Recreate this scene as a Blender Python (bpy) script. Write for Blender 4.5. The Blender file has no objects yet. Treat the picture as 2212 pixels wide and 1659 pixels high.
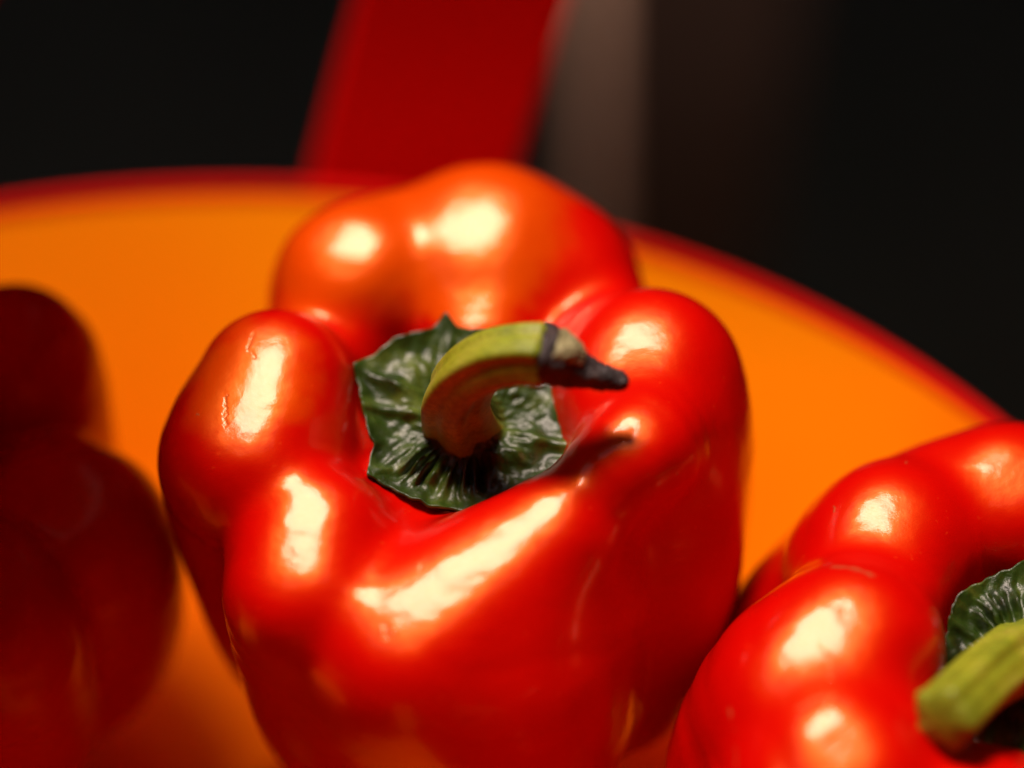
import bpy, math, random
import numpy as np
from mathutils import Vector

scene = bpy.context.scene
R = math.radians
MM = 0.001

# ------------------------------------------------------------------ camera
PITCH = R(38.0)
D0 = 450.0                       # mm from the lens to the point O the camera looks at
cp, sp = math.cos(PITCH), math.sin(PITCH)
O = np.array([0.0, 0.0, 92.0])   # O above the bottom of the basin, mm
RIGHT = np.array([1.0, 0, 0]); UP = np.array([0, sp, cp]); BACK = np.array([0, -cp, sp])
BASIS = np.stack([RIGHT, UP, BACK])          # rows: right / up / towards the camera

def W3(u, v, w):                 # view-aligned axes about O -> world, mm
    return O + u * RIGHT + v * UP + w * BACK

K = 14.1
CAMP0 = W3(0, 0, D0)
def P(px, py, w):                # measured position (survey units) at a depth w
    s = (D0 - w) / D0 / K
    return W3((px - 1106) * s, (829.5 - py) * s, w)

cam_d = bpy.data.cameras.new("camera"); cam = bpy.data.objects.new("camera", cam_d)
scene.collection.objects.link(cam); scene.camera = cam
cam.location = Vector(W3(0, 0, D0)) * MM
cam.rotation_euler = (R(90) - PITCH, 0, 0)
cam_d.sensor_width = 36.0
cam_d.lens = 36.0 * D0 / (2212 / K)
cam_d.clip_start = 0.01; cam_d.clip_end = 50
cam_d.dof.use_dof = True
cam_d.dof.focus_distance = (D0 - 4) * MM
cam_d.dof.aperture_fstop = 3.4

# ------------------------------------------------------------------ light
sun_dir = Vector((-0.19, 0.18, 0.96)).normalized()
world = bpy.data.worlds.new("World"); scene.world = world; world.use_nodes = True
nt = world.node_tree; bg = nt.nodes["Background"]
sky = nt.nodes.new("ShaderNodeTexSky"); sky.sky_type = 'NISHITA'; sky.sun_disc = False
sky.sun_elevation = math.asin(sun_dir.z); sky.sun_rotation = math.atan2(sun_dir.x, sun_dir.y)
nt.links.new(sky.outputs[0], bg.inputs[0]); bg.inputs[1].default_value = 0.15
sd = bpy.data.lights.new("sun", 'SUN'); sun = bpy.data.objects.new("sun", sd)
scene.collection.objects.link(sun)
sd.energy = 5.0; sd.angle = R(17.0); sd.color = (1.0, 0.77, 0.66)
sun.rotation_euler = sun_dir.to_track_quat('Z', 'Y').to_euler()
sun.location = sun_dir * 2
scene.view_settings.view_transform = 'Standard'; scene.view_settings.look = 'None'
scene.view_settings.exposure = 0.0; scene.view_settings.gamma = 1.0
scene.cycles.use_denoising = True
scene.cycles.max_bounces = 8

# ------------------------------------------------------------------ helpers
def link(name, me, mat=None, parent=None, smooth=True):
    o = bpy.data.objects.new(name, me); scene.collection.objects.link(o)
    if mat: me.materials.append(mat)
    if parent: o.parent = parent
    if smooth:
        me.polygons.foreach_set("use_smooth", [True] * len(me.polygons))
    return o

def snap(V, px, py):
    """the point of a surface that the survey position looks at"""
    d_ = P(px, py, 0) - CAMP0; d_ = d_ / np.linalg.norm(d_)
    r_ = V - CAMP0; t_ = r_ @ d_
    off = np.linalg.norm(r_ - np.outer(t_, d_), axis=1)
    near = off < 1.2
    return V[near][np.argmin(t_[near] + 3 * off[near])].astype(float) if near.any() else V[np.argmin(off)].astype(float)

def mesh_np(name, v, f, mat=None, parent=None, smooth=True, origin=None):
    v = np.asarray(v, float)
    if origin is not None: v = v - np.asarray(origin)
    me = bpy.data.meshes.new(name)
    me.from_pydata((v * MM).tolist(), [], [tuple(map(int, q)) for q in f])
    me.update()
    return link(name, me, mat, parent, smooth)

def empty(name, loc, label, cat, group=None):
    o = bpy.data.objects.new(name, None); scene.collection.objects.link(o)
    o.location = Vector(loc) * MM
    o.empty_display_size = 0.02
    o["label"] = label; o["category"] = cat
    if group: o["group"] = group
    return o

def norm(v): return v / np.linalg.norm(v)

def spline(pts, n):              # Catmull-Rom through rows of any width
    pts = np.asarray(pts, float)
    p = np.vstack([2 * pts[0] - pts[1], pts, 2 * pts[-1] - pts[-2]])
    out = []
    segs = len(pts) - 1
    for s in np.linspace(0, segs, n):
        i = min(int(s), segs - 1); t = s - i
        a, b, c, d = p[i], p[i + 1], p[i + 2], p[i + 3]
        out.append(0.5 * ((2 * b) + (-a + c) * t + (2 * a - 5 * b + 4 * c - d) * t ** 2 + (-a + 3 * b - 3 * c + d) * t ** 3))
    return np.array(out)

# ---- implicit surface: chains of round cones blended softly
FLAT = .905; KF = .8
_h = norm(0 * RIGHT + norm(np.array(sun_dir)) + norm(CAMP0 - O))     # facets turned between the light and the viewer side
_rs = np.random.RandomState(4)
FACE = [norm(_h + _rs.randn(3) * .016).astype(np.float32) for _ in range(13)]
def chain_sdf(X, ch, n):
    d = None
    for i in range(len(ch) - 1):
        a, b = ch[i, :3].astype(np.float32), ch[i + 1, :3].astype(np.float32)
        ra, rb = ch[i, 3], ch[i + 1, 3]
        ab = b - a; L2 = float(ab @ ab) + 1e-6
        pa = X - a
        t = np.clip((pa @ ab) / L2, 0, 1)
        q = pa - t[:, None] * ab
        rr = (ra + t * (rb - ra)).astype(np.float32)
        dd = np.sqrt(np.einsum('ij,ij->i', q, q)) - rr
        if n is not None:                # the crown of each lobe is a flattish facet, as on real fruit
            pl_ = q @ n - FLAT * rr
            e_ = np.abs(dd - pl_)
            dd = np.maximum(dd, pl_) + KF * np.log1p(np.exp(-e_ / KF)) - KF * .35
        d = dd if d is None else np.minimum(d, dd)
    return d

def field(X, chains, k, dents):
    groups = {}
    for i, (c, gid) in enumerate(chains):
        groups.setdefault(gid, []).append(chain_sdf(X, c, FACE[i % len(FACE)]))
    def blend(ds, kk):
        m = np.minimum.reduce(ds)
        return m - kk * np.log(sum(np.exp((m - d) / kk) for d in ds))
    f = blend([blend(ds, {5: 3.4, 2: 1.8, 4: 1.6, 50: 2.}.get(g_, .9)) if len(ds) > 1 else ds[0] for g_, ds in groups.items()], k)
    for (c, r, depth) in dents:          # soft local push inwards (+) or outwards (-)
        q = X - np.asarray(c, np.float32)
        f = f + depth * np.exp(-np.einsum('ij,ij->i', q, q) / (r * r))
    return f

def surface(chains, k=2.2, h=1.1, dents=()):
    allp = np.vstack([c[0] for c in chains])
    lo = (allp[:, :3] - allp[:, 3:4]).min(0) - 5; hi = (allp[:, :3] + allp[:, 3:4]).max(0) + 5
    n = (np.ceil((hi - lo) / h / 4).astype(int) + 1) * 4
    nb = n // 4
    bc_ = np.stack(np.meshgrid(*[lo[i] + h * (4 * np.arange(nb[i]) + 1.5) for i in range(3)], indexing='ij'), -1).astype(np.float32).reshape(-1, 3)
    fb = field(bc_, chains, k, dents)
    near = np.abs(fb) < 5.5 * h                    # only blocks the surface can pass through are sampled finely
    sub = np.stack(np.meshgrid(*[np.arange(4)] * 3, indexing='ij'), -1).reshape(-1, 3)
    blk = np.stack(np.unravel_index(np.arange(len(fb)), nb), -1)
    F = np.empty(n, np.float32)
    F.reshape(nb[0], 4, nb[1], 4, nb[2], 4)[:] = fb.reshape(nb)[:, None, :, None, :, None]
    ii = (blk[near][:, None, :] * 4 + sub[None]).reshape(-1, 3)
    G = (lo + h * ii).astype(np.float32)
    F[tuple(ii.T)] = np.concatenate([field(G[q:q + 100000], chains, k, dents) for q in range(0, len(G), 100000)])
    S = F < 0
    c = [S[i:n[0] - 1 + i, j:n[1] - 1 + j, l:n[2] - 1 + l] for i in (0, 1) for j in (0, 1) for l in (0, 1)]
    tot = sum(x.astype(np.int8) for x in c)
    act = (tot > 0) & (tot < 8)
    idx = -np.ones(act.shape, int); idx[act] = np.arange(act.sum())
    V = np.argwhere(act) * h + lo + h / 2
    faces = []
    for ax in range(3):
        o1, o2 = [a for a in range(3) if a != ax]
        sl0 = [slice(None)] * 3; sl1 = [slice(None)] * 3
        sl0[ax] = slice(0, -1); sl1[ax] = slice(1, None)
        ch = S[tuple(sl0)] != S[tuple(sl1)]
        e = np.argwhere(ch)
        e = e[(e[:, o1] > 0) & (e[:, o2] > 0) & (e[:, o1] < n[o1] - 1) & (e[:, o2] < n[o2] - 1)]
        inside = S[tuple(e.T)]
        def cell(d1, d2):
            q = e.copy(); q[:, o1] -= d1; q[:, o2] -= d2
            return idx[tuple(q.T)]
        q = np.stack([cell(1, 1), cell(0, 1), cell(0, 0), cell(1, 0)], 1)
        flip = inside if ax != 1 else ~inside
        q[~flip] = q[~flip][:, ::-1]
        faces.append(q)
    faces = np.vstack(faces)
    V = V.astype(np.float32)
    for it in range(3):                   # pull the vertices exactly on to the surface
        f0 = field(V, chains, k, dents)
        g = np.stack([(field(V + np.eye(3, dtype=np.float32)[i] * .3, chains, k, dents) - f0) / .3 for i in range(3)], 1)
        g2 = np.maximum(np.einsum('ij,ij->i', g, g), .15)
        V = V - np.clip(f0 / g2, -1, 1)[:, None] * g
        if it < 2:                        # relax along the surface
            A = np.zeros_like(V); C = np.zeros(len(V))
            for a_ in range(4):
                b_ = (a_ + 1) % 4
                np.add.at(A, faces[:, a_], V[faces[:, b_]]); np.add.at(C, faces[:, a_], 1)
                np.add.at(A, faces[:, b_], V[faces[:, a_]]); np.add.at(C, faces[:, b_], 1)
            V = (V * .4 + .6 * A / np.maximum(C, 1)[:, None]).astype(np.float32)
    return V, faces

# ------------------------------------------------------------------ materials
def new_mat(name):
    m = bpy.data.materials.new(name); m.use_nodes = True
    t = m.node_tree; b = t.nodes["Principled BSDF"]
    return m, t, b

def N(t, typ, **kw):
    n = t.nodes.new(typ)
    for k_, v_ in kw.items(): setattr(n, k_, v_)
    return n

def noise(t, scale, detail=4, rough=.55, coord='Object', stretch=None):
    tc = N(t, "ShaderNodeTexCoord")
    src = tc.outputs[coord]
    if stretch:
        mp = N(t, "ShaderNodeMapping"); mp.inputs["Scale"].default_value = stretch
        t.links.new(src, mp.inputs[0]); src = mp.outputs[0]
    n = N(t, "ShaderNodeTexNoise"); n.inputs["Scale"].default_value = scale
    n.inputs["Detail"].default_value = detail; n.inputs["Roughness"].default_value = rough
    t.links.new(src, n.inputs["Vector"])
    return n.outputs[0]

def ramp(t, fac, stops):
    r = N(t, "ShaderNodeValToRGB")
    e = r.color_ramp.elements
    while len(e) < len(stops): e.new(.5)
    for el, (p, c) in zip(e, stops):
        el.position = p; el.color = (*c, 1) if len(c) == 3 else c
    t.links.new(fac, r.inputs[0])
    return r.outputs[0]

def bump(t, b, parts):            # parts: (height socket, strength, distance m)
    last = None
    for h_, s_, d_ in parts:
        bn = N(t, "ShaderNodeBump"); bn.inputs["Strength"].default_value = s_; bn.inputs["Distance"].default_value = d_
        t.links.new(h_, bn.inputs["Height"])
        if last: t.links.new(last, bn.inputs["Normal"])
        last = bn.outputs[0]
    t.links.new(last, b.inputs["Normal"])
    return last

def scar_height(t, origin, scars):
    """small scratches and pits in the skin: (point a, point b, width, depth sign) mm in world, origin = object's origin"""
    tc = N(t, "ShaderNodeTexCoord")
    wob = N(t, "ShaderNodeTexNoise"); wob.inputs["Scale"].default_value = 900; wob.inputs["Detail"].default_value = 3
    t.links.new(tc.outputs["Object"], wob.inputs["Vector"])
    sub = N(t, "ShaderNodeVectorMath", operation='SUBTRACT'); t.links.new(wob.outputs["Color"], sub.inputs[0]); sub.inputs[1].default_value = (.5, .5, .5)
    sc = N(t, "ShaderNodeVectorMath", operation='SCALE'); t.links.new(sub.outputs[0], sc.inputs[0]); sc.inputs[3].default_value = .0016
    ad = N(t, "ShaderNodeVectorMath", operation='ADD'); t.links.new(tc.outputs["Object"], ad.inputs[0]); t.links.new(sc.outputs[0], ad.inputs[1])
    pos = ad.outputs[0]; total = None
    for a, b, w, s in scars:
        a = (np.asarray(a) - origin) * MM; b = (np.asarray(b) - origin) * MM; ab = b - a; L2 = max(float(ab @ ab), 1e-12)
        pa = N(t, "ShaderNodeVectorMath", operation='SUBTRACT'); t.links.new(pos, pa.inputs[0]); pa.inputs[1].default_value = tuple(a)
        dt = N(t, "ShaderNodeVectorMath", operation='DOT_PRODUCT'); t.links.new(pa.outputs[0], dt.inputs[0]); dt.inputs[1].default_value = tuple(ab / L2)
        cl = N(t, "ShaderNodeClamp"); t.links.new(dt.outputs["Value"], cl.inputs[0])
        sv = N(t, "ShaderNodeVectorMath", operation='SCALE'); sv.inputs[0].default_value = tuple(ab); t.links.new(cl.outputs[0], sv.inputs[3])
        dv = N(t, "ShaderNodeVectorMath", operation='DISTANCE'); t.links.new(pa.outputs[0], dv.inputs[0]); t.links.new(sv.outputs[0], dv.inputs[1])
        mr = N(t, "ShaderNodeMapRange", interpolation_type='SMOOTHSTEP'); mr.inputs["From Min"].default_value = 0
        mr.inputs["From Max"].default_value = w * MM; mr.inputs["To Min"].default_value = s; mr.inputs["To Max"].default_value = 0
        t.links.new(dv.outputs["Value"], mr.inputs[0])
        if total is None: total = mr.outputs[0]
        else:
            m_ = N(t, "ShaderNodeMath", operation='ADD'); t.links.new(total, m_.inputs[0]); t.links.new(mr.outputs[0], m_.inputs[1]); total = m_.outputs[0]
    return total

def pepper_skin(name, origin, scars=(), patches=()):
    m, t, b = new_mat(name)
    n1 = noise(t, 28, 3, .5)
    skin = ramp(t, n1, [(.3, (.54, .0004, .0004)), (.7, (.64, .0012, .0005))])
    speck = ramp(t, noise(t, 700, 2, .5), [(.70, (0, 0, 0)), (.76, (.5, .5, .5))])
    sm = N(t, "ShaderNodeMix", data_type='RGBA'); t.links.new(speck, sm.inputs[0]); t.links.new(skin, sm.inputs[6]); sm.inputs[7].default_value = (.72, .03, .004, 1)
    skin = sm.outputs[2]
    for pc_, pr_ in patches:             # paler, orange patches with an uneven border
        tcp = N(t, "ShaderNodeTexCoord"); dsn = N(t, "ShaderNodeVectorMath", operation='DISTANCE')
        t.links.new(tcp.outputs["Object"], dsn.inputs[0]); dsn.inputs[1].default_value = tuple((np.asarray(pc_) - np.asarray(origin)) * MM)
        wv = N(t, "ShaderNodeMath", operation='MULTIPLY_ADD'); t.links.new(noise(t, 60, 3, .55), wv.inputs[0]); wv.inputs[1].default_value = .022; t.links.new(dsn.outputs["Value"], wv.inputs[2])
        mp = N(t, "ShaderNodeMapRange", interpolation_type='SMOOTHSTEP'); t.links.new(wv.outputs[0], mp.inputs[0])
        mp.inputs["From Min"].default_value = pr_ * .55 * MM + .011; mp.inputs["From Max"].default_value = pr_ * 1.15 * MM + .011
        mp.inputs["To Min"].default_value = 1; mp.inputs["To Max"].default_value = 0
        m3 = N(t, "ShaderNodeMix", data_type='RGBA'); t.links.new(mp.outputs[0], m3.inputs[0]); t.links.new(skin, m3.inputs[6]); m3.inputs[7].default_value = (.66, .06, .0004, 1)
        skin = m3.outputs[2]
    if scars:
        sh = scar_height(t, np.asarray(origin), scars)
        ab_ = N(t, "ShaderNodeMath", operation='ABSOLUTE'); t.links.new(sh, ab_.inputs[0])
        ml = N(t, "ShaderNodeMath", operation='MULTIPLY'); t.links.new(ab_.outputs[0], ml.inputs[0]); ml.inputs[1].default_value = .5; ml.use_clamp = True
        m2 = N(t, "ShaderNodeMix", data_type='RGBA'); t.links.new(ml.outputs[0], m2.inputs[0]); t.links.new(skin, m2.inputs[6]); m2.inputs[7].default_value = (.30, .13, .045, 1)
        skin = m2.outputs[2]
    t.links.new(skin, b.inputs["Base Color"])
    b.inputs["Roughness"].default_value = .35
    b.inputs["Specular Tint"].default_value = (1, .25, .005, 1)
    b.inputs["IOR"].default_value = 1.54
    b.inputs["Specular IOR Level"].default_value = .95
    b.inputs["Coat Weight"].default_value = 1.0
    b.inputs["Coat Roughness"].default_value = .11
    b.inputs["Coat IOR"].default_value = 1.21
    parts = [(noise(t, 55, 2, .4), .16, .002), (noise(t, 140, 2, .5), .42, .0005), (noise(t, 420, 3, .6), .13, .0003), (noise(t, 2200, 2, .5), .05, .0001)]
    if scars: parts.append((sh, .18, .0002))
    nrm = bump(t, b, parts)
    t.links.new(nrm, b.inputs["Coat Normal"])
    return m

def calyx_mat():
    m, t, b = new_mat("calyx_green")
    n1 = noise(t, 160, 5, .6)
    t.links.new(ramp(t, n1, [(.32, (.007, .016, .0015)), (.52, (.026, .055, .004)), (.72, (.10, .14, .018))]), b.inputs["Base Color"])
    b.inputs["Roughness"].default_value = .37
    bump(t, b, [(noise(t, 330, 5, .65), .4, .0008), (noise(t, 1500, 3, .6), .3, .0003)])
    return m

def stem_mat():
    m, t, b = new_mat("stem_green")
    n1 = noise(t, 120, 5, .6)
    n2 = noise(t, 1300, 3, .7)
    c1 = ramp(t, n1, [(.25, (.14, .20, .006)), (.5, (.28, .33, .012)), (.8, (.42, .40, .05))])
    mx = N(t, "ShaderNodeMix", data_type='RGBA', blend_type='MULTIPLY'); mx.inputs[0].default_value = .55
    t.links.new(c1, mx.inputs[6]); t.links.new(ramp(t, n2, [(.35, (.45, .42, .3)), (.6, (1, 1, 1))]), mx.inputs[7])
    t.links.new(mx.outputs[2], b.inputs["Base Color"])
    b.inputs["Roughness"].default_value = .5
    bump(t, b, [(noise(t, 200, 4, .6), .25, .0008), (n2, .3, .00025)])
    return m

def dried_mat():
    m, t, b = new_mat("dried_stem_end")
    n1 = noise(t, 260, 5, .65)
    t.links.new(ramp(t, n1, [(.3, (.012, .008, .007)), (.6, (.045, .03, .028)), (.8, (.10, .075, .05))]), b.inputs["Base Color"])
    b.inputs["Roughness"].default_value = .6
    bump(t, b, [(noise(t, 500, 4, .7), .5, .0006)])
    return m

def cut_mat():
    m, t, b = new_mat("stem_cut_pith")
    n1 = noise(t, 900, 4, .65)
    t.links.new(ramp(t, n1, [(.3, (.10, .08, .02)), (.6, (.38, .34, .16)), (.8, (.6, .55, .33))]), b.inputs["Base Color"])
    b.inputs["Roughness"].default_value = .8
    bump(t, b, [(n1, .8, .0006)])
    return m

CALYX = calyx_mat(); STEM = stem_mat(); DRIED = dried_mat(); CUT = cut_mat()

def plastic(name, col, rough, coat=0.0):
    m, t, b = new_mat(name)
    n1 = noise(t, 5, 2, .5)
    c2 = tuple(x * .86 for x in col)
    t.links.new(ramp(t, n1, [(.3, c2), (.7, col)] if name != "basin_plastic_sunlit" else [(.38, (.80, .15, .001)), (.62, (.84, .26, .001))]), b.inputs["Base Color"])
    b.inputs["Roughness"].default_value = rough
    bump(t, b, [(noise(t, 60, 3, .5), .08, .001)])
    return m
PL_IN = plastic("basin_plastic_sunlit", (.85, .19, .001), .6)  # sunlit orange of the red plastic put into the inside's own colour
PL_IN.node_tree.nodes["Principled BSDF"].inputs["Specular IOR Level"].default_value = .2
PL_IN.node_tree.nodes["Principled BSDF"].inputs["Specular Tint"].default_value = (1, .6, 0, 1)
PL_RED = plastic("red_plastic", (.76, .002, .001), .7)
PL_RED.node_tree.nodes["Principled BSDF"].inputs["Specular IOR Level"].default_value = .1

# ------------------------------------------------------------------ basin (rim circle found from the far rim)
RIM_Z = 92 - 40.0
CAMP = W3(0, 0, D0)
def on_height(px, py, z):
    d = P(px, py, 0) - CAMP
    return CAMP + d * ((z - CAMP[2]) / d[2])
pts = [on_height(*q, RIM_Z) for q in [(0, 446), (500, 394), (1370, 516), (1800, 712), (2212, 938)]]
A_ = np.array([[2 * p[0], 2 * p[1], 1] for p in pts]); b_ = np.array([p[0] ** 2 + p[1] ** 2 for p in pts])
s_ = np.linalg.lstsq(A_, b_, rcond=None)[0]
BX, BY = s_[0], s_[1]; BR = math.sqrt(s_[2] + BX ** 2 + BY ** 2)
print("basin", BX, BY, BR)

def lathe(name, prof, mat, parent, seg=160, origin=(0, 0, 0), closed=False):
    v = []; f = []; n = len(prof)
    for i in range(seg):
        a = 2 * math.pi * i / seg
        for r, z in prof: v.append((r * math.cos(a), r * math.sin(a), z))
    for i in range(seg):
        j = (i + 1) % seg
        for k in range(n if closed else n - 1):
            l = (k + 1) % n
            f.append((i * n + k, j * n + k, j * n + l, i * n + l))
    o = mesh_np(name, v, f, mat, parent)
    return o

basin = empty("plastic_basin", (BX, BY, 0), "round red plastic basin, inside coloured sunlit orange, holding the bell peppers", "basin")
rf = BR - 52
prof = [(0.01, 0), (rf - 6, 0)]
for a in np.linspace(0, 1, 12)[1:]:                  # dish fillet into a flaring wall
    ang = a * R(48)
    prof.append((rf - 6 + 34 * math.sin(ang), 34 - 34 * math.cos(ang)))
prof.append((BR - 2.0, RIM_Z - 4)); prof.append((BR - .6, RIM_Z - 2.2))
lathe("bowl", prof, PL_IN, basin)
oprof = [(BR - .8, RIM_Z - 2.6), (BR - .5, RIM_Z - 1.0), (BR, RIM_Z - .2), (BR + .8, RIM_Z), (BR + 1.1, RIM_Z - .5), (BR + 1.3, RIM_Z - 1.2), (BR + 1.3, RIM_Z - 7), (BR + 1, RIM_Z - 7)]
lathe("rim", oprof, PL_RED, basin, closed=True)
shell = [(BR + 1.2, RIM_Z - 6.8)] + [(p[0] + 1.5, p[1] - 2.6) for p in prof[::-1][1:-1]] + [(0.01, -2.6)]
lathe("outer_shell", shell, PL_RED, basin)

def strap(name, path, width_dirs, w, th, mat, parent, org, n=48):
    """flat broad strap along path; width_dirs = direction of the width at each control point"""
    cp_ = spline(path, n); wd = spline(width_dirs, n)
    v = []; f = []
    for i in range(n):
        tdir = norm(cp_[min(i + 1, n - 1)] - cp_[max(i - 1, 0)])
        wv = wd[i] - tdir * (wd[i] @ tdir); wv = norm(wv); nv = np.cross(tdir, wv)
        e = 1.4
        sec = [(-w / 2, -th / 2 + e * .6), (-w / 2 + e, -th / 2), (w / 2 - e, -th / 2), (w / 2, -th / 2 + e * .6), (w / 2, th / 2 - e * .6), (w / 2 - e, th / 2), (w / 2 - e * 2.4, th / 2 - .4), (-w / 2 + e * 2.4, th / 2 - .4), (-w / 2 + e, th / 2), (-w / 2, th / 2 - e * .6)]
        for a, b in sec: v.append(cp_[i] + wv * a + nv * b - np.asarray(org))
    m_ = 10
    for i in range(n - 1):
        for k in range(m_):
            l = (k + 1) % m_
            f.append((i * m_ + k, i * m_ + l, (i + 1) * m_ + l, (i + 1) * m_ + k))
    f.append(tuple(range(m_))[::-1]); f.append(tuple((n - 1) * m_ + k for k in range(m_)))
    o = mesh_np(name, v, f, mat, parent, smooth=False)
    return o
ORG = (BX, BY, 0)
h0 = on_height(870, 372, RIM_Z)
d = norm(np.array([h0[0] - BX, h0[1] - BY, 0])); tang = np.array([d[1], -d[0], 0])
h0 = np.array([BX, BY, 0]) + d * (BR + 3.5); h0[2] = RIM_Z - 8
h1 = h0 + np.array([28., 8, 92.]); h2 = h0 + np.array([70., 0, 175.])
strap("handle", [h0, h0 + np.array([12., 5, 44.]), h1, h2, (BX + BR - 30, h0[1] - 40, 235), (BX + BR + 8, BY + 55, 160), (BX + BR + 2, BY + 30, RIM_Z - 6)],
      [tang, tang, (1, -.1, -.2), (.9, -.3, -.3), (0, -1, -.1), (0, -1, 0), (-.1, -1, 0)], 38, 3.2, PL_RED, basin, ORG)
al = [R(142), R(222)]
ps = [np.array([BX + (BR + 4) * math.cos(q), BY + (BR + 4) * math.sin(q), RIM_Z - 6]) for q in al]
strap("handle", [ps[0], ps[0] + (-4, 0, 60), (-142, 56, 150), (-107, 38, 168), (-112, 0, 167), (-121, -50, 165), (-128, -110, 150), ps[1] + (-4, 0, 60), ps[1]],  # this second handle is added out of view to shade the left pepper
      [(.5, .8, 0), (.7, .8, .1), (1, .2, .1), (1, 0, .1), (1, 0, .1), (1, 0, .1), (1, -.3, .1), (.3, -1, .1), (.2, -1, 0)], 92, 3.2, PL_RED, basin, ORG, n=64)

# ------------------------------------------------------------------ peppers
AX = norm(W3(-.03, .72, .69) - O)

def build_lobes(lobes, axis, core_r, length, extra=()):
    """lobes: (px,py,w,r, inner(px,py,w,r) or None, side push, lower radius factor)"""
    crest = np.array([P(l[0], l[1], l[2]) for l in lobes])
    C = crest.mean(0)
    chains = []
    for l, c in zip(lobes, crest):
        r = l[3]; off = c - C; off = off - axis * (off @ axis)
        push = l[5] if len(l) > 5 else 0.0
        lf = l[6] if len(l) > 6 else 1.0
        pts_ = []
        if l[4] is not None:
            q = l[4]; pts_.append([*P(q[0], q[1], q[2]), q[3]])
        h = c @ axis - C @ axis
        pts_.append([*c, r])
        pts_.append([*(C + off * (1 + push) - axis * (length * .36)+axis*h*.4), r * 1.02 * lf])
        pts_.append([*(C + off * (.86 + push * .6) - axis * (length * .72)), r * .95 * lf])
        pts_.append([*(C + off * .5 - axis * length), r * .72 * lf])
        chains.append((spline(pts_, 18), len(chains)))
    chains.append((spline([[*(C - axis * (core_r + 3)), core_r], [*(C - axis * length * .55), core_r * 1.15], [*(C - axis * length * .95), core_r * .8]], 5), 50))
    for gid, e in extra:
        chains.append((spline([[*P(q[0], q[1], q[2]), q[3]] for q in e], 13), gid))
    return chains, C

HC = _h
def ridge(rows, h):
    """crest line whose facet lies in one plane: rows px,py,r; h = height of that plane along its normal"""
    out = []
    for px, py, r in rows:
        w = 0.0
        for _ in range(6):
            p = P(px, py, w) - O
            w += (h - FLAT * r - p @ HC) / (BACK @ HC)
        out.append((px, py, w, r))
    return out
def hgt(px, py, w, r): return float((P(px, py, w) - O) @ HC + FLAT * r)

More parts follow.
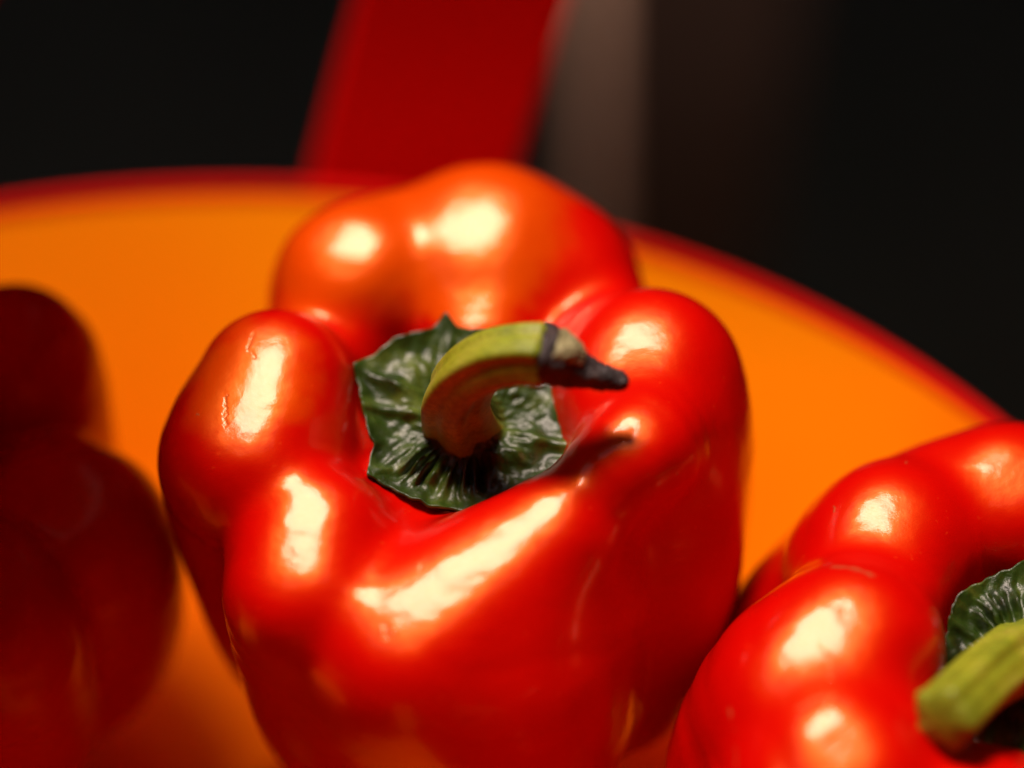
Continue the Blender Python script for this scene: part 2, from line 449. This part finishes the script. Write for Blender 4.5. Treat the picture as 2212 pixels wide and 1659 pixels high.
def calyx_part(parent, org, outline, cpx, w0, nrm, base_h, seed, name="calyx"):
    """wrinkled star-shaped calyx; outline in survey units laid on the tilted plane through the centre"""
    rng = random.Random(seed)
    c = P(cpx[0], cpx[1], w0)
    def on_plane(px, py):
        d_ = P(px, py, 0) - CAMP
        return CAMP + d_ * (((c - CAMP) @ nrm) / (d_ @ nrm))
    ex = norm(np.cross(UP, nrm)); ey = np.cross(nrm, ex)
    ol = []
    for q in outline:
        p = on_plane(q[0], q[1]) - c
        ol.append((math.atan2(p @ ey, p @ ex) % (2 * math.pi), math.hypot(p @ ex, p @ ey), q[2] if len(q) > 2 else 0))
    ol.sort()
    th = np.array([o_[0] for o_ in ol]); rr = np.array([o_[1] for o_ in ol]); tip = [o_[0] for o_ in ol if o_[2]]
    th3 = np.concatenate([th - 2 * math.pi, th, th + 2 * math.pi]); rr3 = np.tile(rr, 3)
    NT, NR = 320, 56
    T = np.linspace(0, 2 * math.pi, NT, endpoint=False); rad = np.interp(T, th3, rr3)
    for tp in tip: rad = rad * (1 + .035 * np.exp(-(np.abs((T - tp + math.pi) % (2 * math.pi) - math.pi) / .06)))
    # slight jaggedness
    for a in range(5): rad = rad * (1 + .006 * np.sin(T * rng.randint(9, 40) + rng.random() * 6))
    V = []; ph = [rng.random() * 6.28 for _ in range(8)]
    S = np.linspace(0.0, 1.0, NR)
    top = np.zeros((NR, NT, 3))
    for i, s in enumerate(S):
        rho = rad * s
        h = base_h * np.exp(-(s / .30) ** 2.2)                       # foot of the stem
        ring = np.exp(-((s - .60 - .05 * np.sin(3 * T + ph[0])) / .16) ** 2)
        wig = T + .22 * np.sin(3 * T + ph[1]) + .10 * np.sin(7 * T + ph[7]) + .12 * math.sin(5 * s + 1) * np.sin(2 * T + ph[6])
        amp = np.clip(.25 + .9 * np.sin(2 * T + ph[3]) + .5 * np.sin(5 * T + ph[0]), .05, 1.2)
        ribs = (1 - 2 * np.abs(np.sin(11 * wig + ph[2])) ** .8) * amp + .35 * np.sin(37 * wig + ph[4]) * amp
        h = h + ring * (1.2 + 1.15 * ribs + .8 * np.sin(4 * T + ph[5]))
        h = h + 1.6 * s * s - 1.2 + 2.6 * math.exp(-(s / .44) ** 5) * (1 + .22 * np.cos(5 * T + ph[2]))
        h = h + (.17 * np.sin(19 * T + 9 * s + ph[3]) * np.sin(23 * s + 3 * np.sin(4 * T + ph[5])) + .10 * np.sin(31 * T - 14 * s + ph[6]) * np.sin(17 * s + ph[0])) * min(1, s * 2)
        h = h - 1.3 * math.exp(-((s - .36) / .09) ** 2)
        for tp in tip:                                               # a vein running out to each tip
            dd = np.abs((T - tp + math.pi) % (2 * math.pi) - math.pi)
            h = h + .9 * np.exp(-(dd * max(s, .15) / .055) ** 2) * (0 if s < .3 else 1) * min(1, (s - .3) * 5 if s > .3 else 0)
        h = h + 1.0 * max(0, (s - .75) / .25) ** 2 * (1 + .5 * np.sin(6 * T + ph[6]))   # edge lifts off
        top[i] = c + np.outer(rho * np.cos(T), ex) + np.outer(rho * np.sin(T), ey) + np.outer(h, nrm)
    V = list(top.reshape(-1, 3)) + list((top - nrm * 1.3).reshape(-1, 3))
    M = NR * NT; F = []
    for i in range(NR - 1):
        for j in range(NT):
            k = (j + 1) % NT
            F.append((i * NT + j, (i + 1) * NT + j, (i + 1) * NT + k, i * NT + k))
            F.append((M + i * NT + k, M + (i + 1) * NT + k, M + (i + 1) * NT + j, M + i * NT + j))
    e = (NR - 1) * NT
    for j in range(NT):
        k = (j + 1) % NT
        F.append((e + j, M + e + j, M + e + k, e + k))
    return mesh_np(name, np.array(V), F, CALYX, parent, origin=org)

def stem_part(parent, org, path, name, mat, sides=5, ang=.16, twist=.5, n=70, seg=48, cap_bulge=.3, rough=.0, seed=1, capmat=None):
    """angular stalk; path rows px,py,w,radius"""
    rng = np.random.RandomState(seed)
    q = spline([[*P(a, b, c_), r_] for a, b, c_, r_ in path], n)
    V = []; F = []
    ref = RIGHT.copy(); t0 = norm(q[1, :3] - q[0, :3]); e1 = norm(ref - t0 * (ref @ t0))
    A = np.linspace(0, 2 * math.pi, seg, endpoint=False)
    for i in range(n):
        tt = norm(q[min(i + 1, n - 1), :3] - q[max(i - 1, 0), :3])
        e1 = norm(e1 - tt * (e1 @ tt)); e2 = np.cross(tt, e1)
        r = q[i, 3] * (1 + ang * np.abs(np.cos(sides * (A + twist) / 2)) ** 3 - ang * .5) + q[i, 3] * .035 * np.cos(sides * 2 * A + 1 + .02 * i) + rough * (.22 * np.sin(A * 3 + i * .31 + 1) + .2 * np.sin(A * 5 - i * .53) + .16 * np.sin(A * 11 + i * .9) + .12 * np.sin(i * 1.7 + A * 2))
        V += list(q[i, :3] + np.outer(r * np.cos(A), e1) + np.outer(r * np.sin(A), e2))
    for i in range(n - 1):
        for j in range(seg):
            k = (j + 1) % seg
            F.append((i * seg + j, i * seg + k, (i + 1) * seg + k, (i + 1) * seg + j))
    last = (n - 1) * seg
    # rounded, slightly ragged end
    tt = norm(q[-1, :3] - q[-2, :3]); cen = q[-1, :3]
    prev = last
    for s in (.92, .75, .45, .15):
        base = len(V)
        for j in range(seg):
            p0 = V[last + j]
            V.append(cen + (p0 - cen) * s + tt * q[-1, 3] * cap_bulge * math.sqrt(1 - s * s) + tt * rough * rng.randn() * .25)
        for j in range(seg):
            k = (j + 1) % seg
            F.append((prev + j, prev + k, base + k, base + j))
        prev = base
    F.append(tuple(prev + j for j in range(seg)))
    return mesh_np(name, np.array(V), F, mat, parent, origin=org)

GROUP = "red bell peppers in the basin"
# --- centre pepper
lobes = [
    (566, 962, -9, 15.0, (690, 960, -16, 8), -.03, 1.0),       # left
    (768, 620, -33, 13.2, (850, 740, -34, 8), 0, 1.0),         # back left
    (1055, 572, -37, 14.6, (1035, 720, -32, 9.5), .02, 1.0),     # back
    (1205, 612, -36, 12.6, (1150, 740, -37, 8), .02, 1.05),    # back right
    (1392, 890, -14, 15.0, (1370, 900, -22, 7), 0, 1.1),       # right
    (1065, 1440, 4, 16.2, (1130, 1210, -6, 8), 0.02, 1.05),    # front
    (670, 1250, 5, 11.8, (790, 1140, -9, 7), -.10, 1.22),        # front left
]
extra = [(60, [(1468, 915, -4, 4.5), (1400, 962, 4.2, 7.3), (1330, 1015, 5, 7.2), (1240, 1085, 0, 6.5)]),
         (5, ridge([(1185, 1170, 9.5), (1050, 1290, 12), (890, 1425, 13.5)], 2.0)),
         (2, ridge([(1062, 560, 14.6), (1050, 640, 12.5), (1040, 740, 9)], hgt(1055, 572, -37, 14.6) + .2)),
         (2, [(880, 575, -38, 11.8), (1000, 565, -38, 13.5)]),
         (0, ridge([(598, 840, 12.3), (572, 920, 13), (538, 1000, 13.5)], hgt(566, 962, -9, 15) + 1.0)),
         (6, ridge([(695, 1155, 9.5), (668, 1225, 10.8), (650, 1290, 11)], hgt(670, 1250, 5, 11.8) + .8)),
         (1, [(768, 625, -33, 12.6), (725, 730, -30, 11.5), (680, 815, -25, 10)]),
         (3, [(1205, 615, -36, 12.4), (1262, 720, -31, 11.5), (1300, 820, -24, 10)]),
         (4, ridge([(1408, 812, 13.2), (1375, 860, 13), (1345, 905, 12.5)], hgt(1392, 890, -14, 15) + 1.7)),
         (4, [(1385, 860, -16, 14.4), (1405, 920, -15, 14)]),
         (4, [(1402, 1040, -12, 14.5), (1385, 1230, -19, 15.5), (1310, 1430, -30, 15)]),
         (5, [(1225, 1190, -7, 9), (1215, 1320, -5, 11.5), (1180, 1500, -12, 12.5)]),
         (5, [(980, 1430, -2, 14), (950, 1590, -10, 15)]),
         (5, [(860, 1230, -6, 8.5), (830, 1400, 0, 11.5), (800, 1570, -8, 13)]),
         (50, [(900, 1115, -9, 8.5), (850, 1130, -8, 9), (830, 1230, -7, 9.5)])]
ch, C = build_lobes(lobes, AX, 15.5, 60, extra)
base = C - AX * 74
pc = empty("bell_pepper", base, "large glossy red bell pepper in the middle with curved green stem and blackened stem tip", "bell pepper", GROUP)
V, F = surface(ch, k=2.5, h=1.0, dents=[(P(1060, 915, -4), 10.5, 4.5), (P(1150, 960, -2), 6.0, 2.0)])
scars = [(snap(V, *q[:2]), snap(V, *q[2:4]), q[4], q[5]) for q in [
    (548, 716, 536, 745, .55, -1), (536, 745, 552, 768, .5, -1), (486, 862, 484, 912, .55, -1),
    (422, 896, 425, 899, .35, 1), (633, 1186, 634, 1188, .3, -1), (617, 1213, 618, 1215, .3, -1), (629, 1217, 630, 1219, .3, 1),
    (908, 1213, 914, 1230, .5, -1), (828, 1350, 834, 1378, .5, -1), (850, 1352, 852, 1380, .4, 1), (1080, 458, 1088, 462, .5, -1)]]
mesh_np("body", V, F, pepper_skin("red_pepper_skin", base, scars, [(snap(V, 760, 500), 17), (snap(V, 1020, 470), 17), (snap(V, 1020, 600), 9), (snap(V, 520, 780), 12)]), pc, origin=base)  # orange patches; the left lobe's puts its highlight halo into the skin colour
cn = norm(W3(.04, .46, .88) - O)
outline = [(768, 800, 1), (800, 778), (850, 747), (930, 718), (965, 695, 1), (990, 712), (1040, 722), (1110, 745), (1180, 790), (1215, 850), (1222, 900), (1232, 972, 1), (1200, 1020), (1130, 1062), (1060, 1095), (1010, 1105, 1), (940, 1104), (880, 1078), (801, 1030, 1), (806, 960), (786, 882, 1), (778, 840)]
calyx_part(pc, base, outline, (1005, 915), -5, cn, 4.0, 3)
stem = stem_part(pc, base, [(1010, 940, -10, 7.0), (992, 900, -3, 5.6), (985, 858, 4, 4.9), (1012, 812, 10, 4.4), (1070, 778, 14.5, 4.3), (1130, 767, 17, 4.3), (1172, 768, 18, 4.5)], "stem", STEM, twist=.35, ang=.22)
stem_part(stem, base, [(1166, 768, 18, 4.6), (1180, 770, 18, 4.75), (1205, 780, 18, 4.1), (1235, 796, 17.6, 3.1), (1280, 810, 17, 2.2), (1325, 820, 16.6, 1.7), (1345, 826, 16.4, 1.3)], "dried_tip", DRIED, sides=3, ang=.18, rough=.55, n=70, seed=5, cap_bulge=.6)
stem_part(stem, base, [(1196, 750, 20.2, 2.6), (1222, 759, 20, 2.5), (1252, 777, 19, 1.5)], "cut_pith", CUT, sides=3, ang=.3, rough=.6, n=24, seed=8)

# --- right pepper
lobes = [
    (2175, 1112, -14, 14.5, (2170, 1230, -16, 8), 0, 1.0),
    (1900, 1212, -6, 13.0, (2010, 1270, -10, 8), .06, 1.1),
    (1780, 1485, 10, 15.5, (1890, 1460, 2, 7), .25, 1.15),
    (1815, 1710, 24, 15.0, (1960, 1620, 12, 8), .25, 1.2),
    (2100, 1860, 28, 14.0, (2160, 1720, 12, 8), .05, 1.0),
    (2420, 1640, 12, 14.0, (2320, 1560, 4, 8), 0, 1.0),
    (2420, 1300, -8, 14.0, (2320, 1360, -8, 8), 0, 1.0),
]
ch, C = build_lobes(lobes, AX, 15, 58, [(0, [(1960, 1150, -11, 11), (2060, 1112, -15, 12), (2175, 1110, -16, 12.5)]),
    (70, [(1862, 1275, -20, 14), (1770, 1410, -25, 16), (1770, 1570, -32, 16)]),
    (1, ridge([(1930, 1180, 12), (1890, 1270, 12)], hgt(1900, 1212, -6, 13) + .8)), (2, ridge([(1850, 1400, 12.5), (1740, 1540, 14)], hgt(1780, 1485, 10, 15.5) + .8))])
base = C - AX * 72
pr = empty("bell_pepper", base, "scratched red bell pepper at the right with thick pale green stalk pointing forward", "bell pepper", GROUP)
V, F = surface(ch, k=2.2, h=1.15)
scars = [(snap(V, *q[:2]), snap(V, *q[2:4]), q[4], q[5]) for q in [
    (1573, 1535, 1583, 1650, .35, 1), (1800, 1222, 1885, 1232, .9, -1), (1792, 1400, 1796, 1465, .4, 1), (1790, 1500, 1735, 1530, .8, -1),
    (1775, 1395, 1790, 1412, .6, -1), (1798, 1500, 1792, 1530, .6, -1), (1560, 1075, 1575, 1070, .3, 1), (1955, 995, 1960, 997, .35, 1), (2030, 938, 2032, 939, .3, 1), (1800, 1095, 1803, 1100, .3, 1), (1740, 1222, 1746, 1216, .3, 1)]]
mesh_np("body", V, F, pepper_skin("red_pepper_skin_scratched", base, scars), pr, origin=base)
cn2 = norm(W3(.0, .50, .86) - O)
ol = [(2052, 1350, 1), (2062, 1300), (2120, 1262), (2220, 1225, 1), (2320, 1270), (2390, 1330, 1), (2400, 1430), (2420, 1540, 1), (2330, 1600), (2230, 1640, 1), (2130, 1620), (2060, 1560, 1), (2040, 1470), (2040, 1400)]
calyx_part(pr, base, ol, (2225, 1440), 12, cn2, 4.0, 11)
stem_part(pr, base, [(2260, 1410, 3, 6.6), (2215, 1415, 12, 5.4), (2140, 1460, 22, 4.6), (2060, 1535, 31, 4.6), (2040, 1552, 33, 4.8)], "stem", STEM, ang=.18, twist=.1)

# --- left pepper
lobes = [
    (38, 780, -36, 12.6, (-20, 880, -40, 7), 0, 1.0),
    (150, 1150, -28, 15.0, (30, 1090, -38, 6), .05, 1.05),
    (-60, 1330, -10, 15.0, (-120, 1180, -28, 7), 0, 1.0),
    (-330, 1230, -16, 14.0, (-250, 1120, -28, 8), 0, 1.0),
    (-380, 950, -30, 14.0, (-280, 980, -38, 8), 0, 1.0),
    (-190, 730, -42, 13.0, (-160, 860, -42, 8), 0, 1.0),
]
AXL = norm(W3(-.05, .72, .69) - O)
ch, C = build_lobes(lobes, AXL, 14, 50)
base = C - AXL * 62
pl = empty("bell_pepper", base, "dark shaded red bell pepper cut off by the left edge", "bell pepper", GROUP)
V, F = surface(ch, k=1.9, h=1.3)
lm = pepper_skin("red_pepper_skin_plain", base)
lb = lm.node_tree.nodes["Principled BSDF"]; lb.inputs["Coat Weight"].default_value = .35; lb.inputs["Specular IOR Level"].default_value = .4
mesh_np("body", V, F, lm, pl, origin=base)
ol = [(-160 + 170 * math.cos(a) * (1.12 if i % 2 else .95), 1010 + 150 * math.sin(a) * (1.12 if i % 2 else .95), i % 2) for i, a in enumerate(np.linspace(0, 2 * math.pi, 13)[:-1])]
calyx_part(pl, base, ol, (-160, 1010), -34, cn2, 4.0, 21)
stem_part(pl, base, [(-160, 1010, -34, 6.4), (-165, 980, -26, 5), (-180, 940, -16, 4.5), (-220, 915, -8, 4.6)], "stem", STEM, ang=.18)

# ------------------------------------------------------------------ surroundings
def dark(name, c1, c2, sc, rough=.8):
    m, t, b = new_mat(name)
    t.links.new(ramp(t, noise(t, sc, 5, .6), [(.3, c1), (.7, c2)]), b.inputs["Base Color"])
    b.inputs["Roughness"].default_value = rough; b.inputs["Specular IOR Level"].default_value = .1
    bump(t, b, [(noise(t, sc * 8, 4, .6), .3, .002)])
    return m
GZ = -560
WOOD = dark("dark_stool_wood", (.02, .012, .008), (.04, .025, .016), 20)
g = mesh_np("ground", [(-9000, -9000, GZ), (9000, -9000, GZ), (9000, 9000, GZ), (-9000, 9000, GZ)], [(0, 1, 2, 3)], dark("dark_ground", (.13, .10, .055), (.18, .135, .075), 6), smooth=False)
g["kind"] = "structure"

def board(name, x0, x1, y0, y1, z0, z1, lean, mat, label, cat):
    import bmesh
    bm = bmesh.new()
    r = bmesh.ops.create_cube(bm, size=1)
    for v_ in bm.verts:
        z = z0 if v_.co.z < 0 else z1
        sh = lean * (z - z0)
        v_.co = Vector(((x1 if v_.co.x > 0 else x0) + sh, y1 if v_.co.y > 0 else y0, z)) * MM
    bmesh.ops.bevel(bm, geom=list(bm.edges), offset=.004, segments=3, affect='EDGES')
    me = bpy.data.meshes.new(name); bm.to_mesh(me); bm.free()
    o = link(name, me, mat)
    o["label"] = label; o["category"] = cat
    return o

def at_y(px, py, y):
    d_ = P(px, py, 0) - CAMP
    return CAMP + d_ * ((y - CAMP[1]) / d_[1])
q0 = at_y(1290, 60, 430)
sl = empty("wooden_stake", (q0[0], 330, GZ), "narrow pale brown stake standing blurred behind the basin, right of the handle", "stake")
strap("shaft", [(q0[0], 395, GZ), (q0[0], 395, -300), (q0[0], 400, -190), (q0[0], 425, -95), (q0[0] - 2, 480, -30), (q0[0] - 4, 560, 20)], [(1, 0, 0)] * 6, 7.5, 5, dark("pale_weathered_wood", (.62, .38, .25), (.80, .50, .35), 30), sl, (q0[0], 330, GZ))
q2 = at_y(1560, 60, 560)
sl2 = empty("leaning_board", (q2[0], 560, GZ), "wide dark brown board leaning blurred in the shade right of the pale stake", "board")
strap("board", [(q2[0] - 34, 560, GZ), (q2[0] - 24, 562, -320), (q2[0] - 8, 585, -180), (q2[0] + 6, 640, -60), (q2[0] + 20, 760, 60)], [(1, 0, 0)] * 5, 78, 9, dark("dark_brown_wood", (.085, .05, .035), (.11, .066, .048), 12), sl2, (q2[0], 560, GZ))
st = empty("stool", (BX, BY, GZ), "low dark stool carrying the basin, hidden under it", "stool")
lathe("seat", [(0.01, -27 - GZ), (BR - 62, -27 - GZ), (BR - 60, -25 - GZ), (BR - 60, -5 - GZ), (BR - 62, -3 - GZ), (0.01, -3 - GZ)], WOOD, st)
for a in range(4):
    a = a * math.pi / 2 + .6
    p0 = np.array([math.cos(a) * 75, math.sin(a) * 75, -26 - GZ]); p1 = np.array([math.cos(a) * 105, math.sin(a) * 105, 0])
    strap("leg", [p0, (p0 + p1) / 2, p1], [(-math.sin(a), math.cos(a), 0)] * 3, 26, 26, WOOD, st, (0, 0, 0), n=6)
ADDED_WALL = dark("added_wall_dark", (.12, .09, .05), (.15, .115, .07), 3)
def slab(name, lo, hi, mat, origin_parent=None):
    x0, y0, z0 = lo; x1, y1, z1 = hi
    v = [(x, y, z) for x in (x0, x1) for y in (y0, y1) for z in (z0, z1)]
    f = [(0, 1, 3, 2), (4, 6, 7, 5), (0, 4, 5, 1), (2, 3, 7, 6), (0, 2, 6, 4), (1, 5, 7, 3)]
    return mesh_np(name, v, f, mat, origin_parent, smooth=False)
for nm, lo, hi in [("added_front_wall", (-3000, -2700, GZ), (3000, -2502, 2400)), ("added_back_wall", (-3000, 1700, GZ), (3000, 1800, 2400)), ("added_side_wall", (-1900, -2500, GZ), (-1800, 1698, 2400)), ("added_side_wall", (1800, -2500, GZ), (1900, 1698, 2400))]:
    slab(nm, lo, hi, ADDED_WALL)["kind"] = "structure"  # unseen walls, added to shut out the sky and keep the background dark
HZ = 1500; gx, gy = -.287 * HZ, .213 * HZ; gw = 650
gf = -110
for lo, hi in [((-3000, gy + gw + gf, HZ), (3000, 2000, HZ + 6)), ((-3000, -2500, HZ), (3000, gy - gw, HZ + 6)), ((-3000, gy - gw + 1, HZ), (gx - gw, gy + gw + gf - 1, HZ + 6)), ((gx + gw, gy - gw + 1, HZ), (3000, gy + gw + gf - 1, HZ + 6))]:
    slab("added_ceiling", lo, hi, ADDED_WALL)["kind"] = "structure"  # unseen roof, added to block the sky; only its opening admits sun

# added unseen peppers, copies that keep the lit floor's reflection off the front lobes
def copy_tree(o, parent=None):
    c = o.copy(); scene.collection.objects.link(c)
    if parent: c.parent = parent
    for k_ in list(o.children): copy_tree(k_, c)
    return c
bc = np.array(pc.location) / MM
for src, dx, dy, rz, lab in [(pl, 10, -118, 240, "added unseen red bell pepper below the left edge pepper, near side of the basin"), (pl, 95, -122, 150, "added unseen red bell pepper nearest the camera in front of the middle one"), (pc, 88, -140, 30, "added unseen red bell pepper nearest the camera on the right side of the basin")]:
    c_ = copy_tree(src); loc = np.array(src.location) / MM
    c_.location = Vector((loc[0] + dx, loc[1] + dy, loc[2] - (6 if src is not pl else 10))) * MM; c_.rotation_euler = (0, 0, R(rz)); c_["label"] = lab
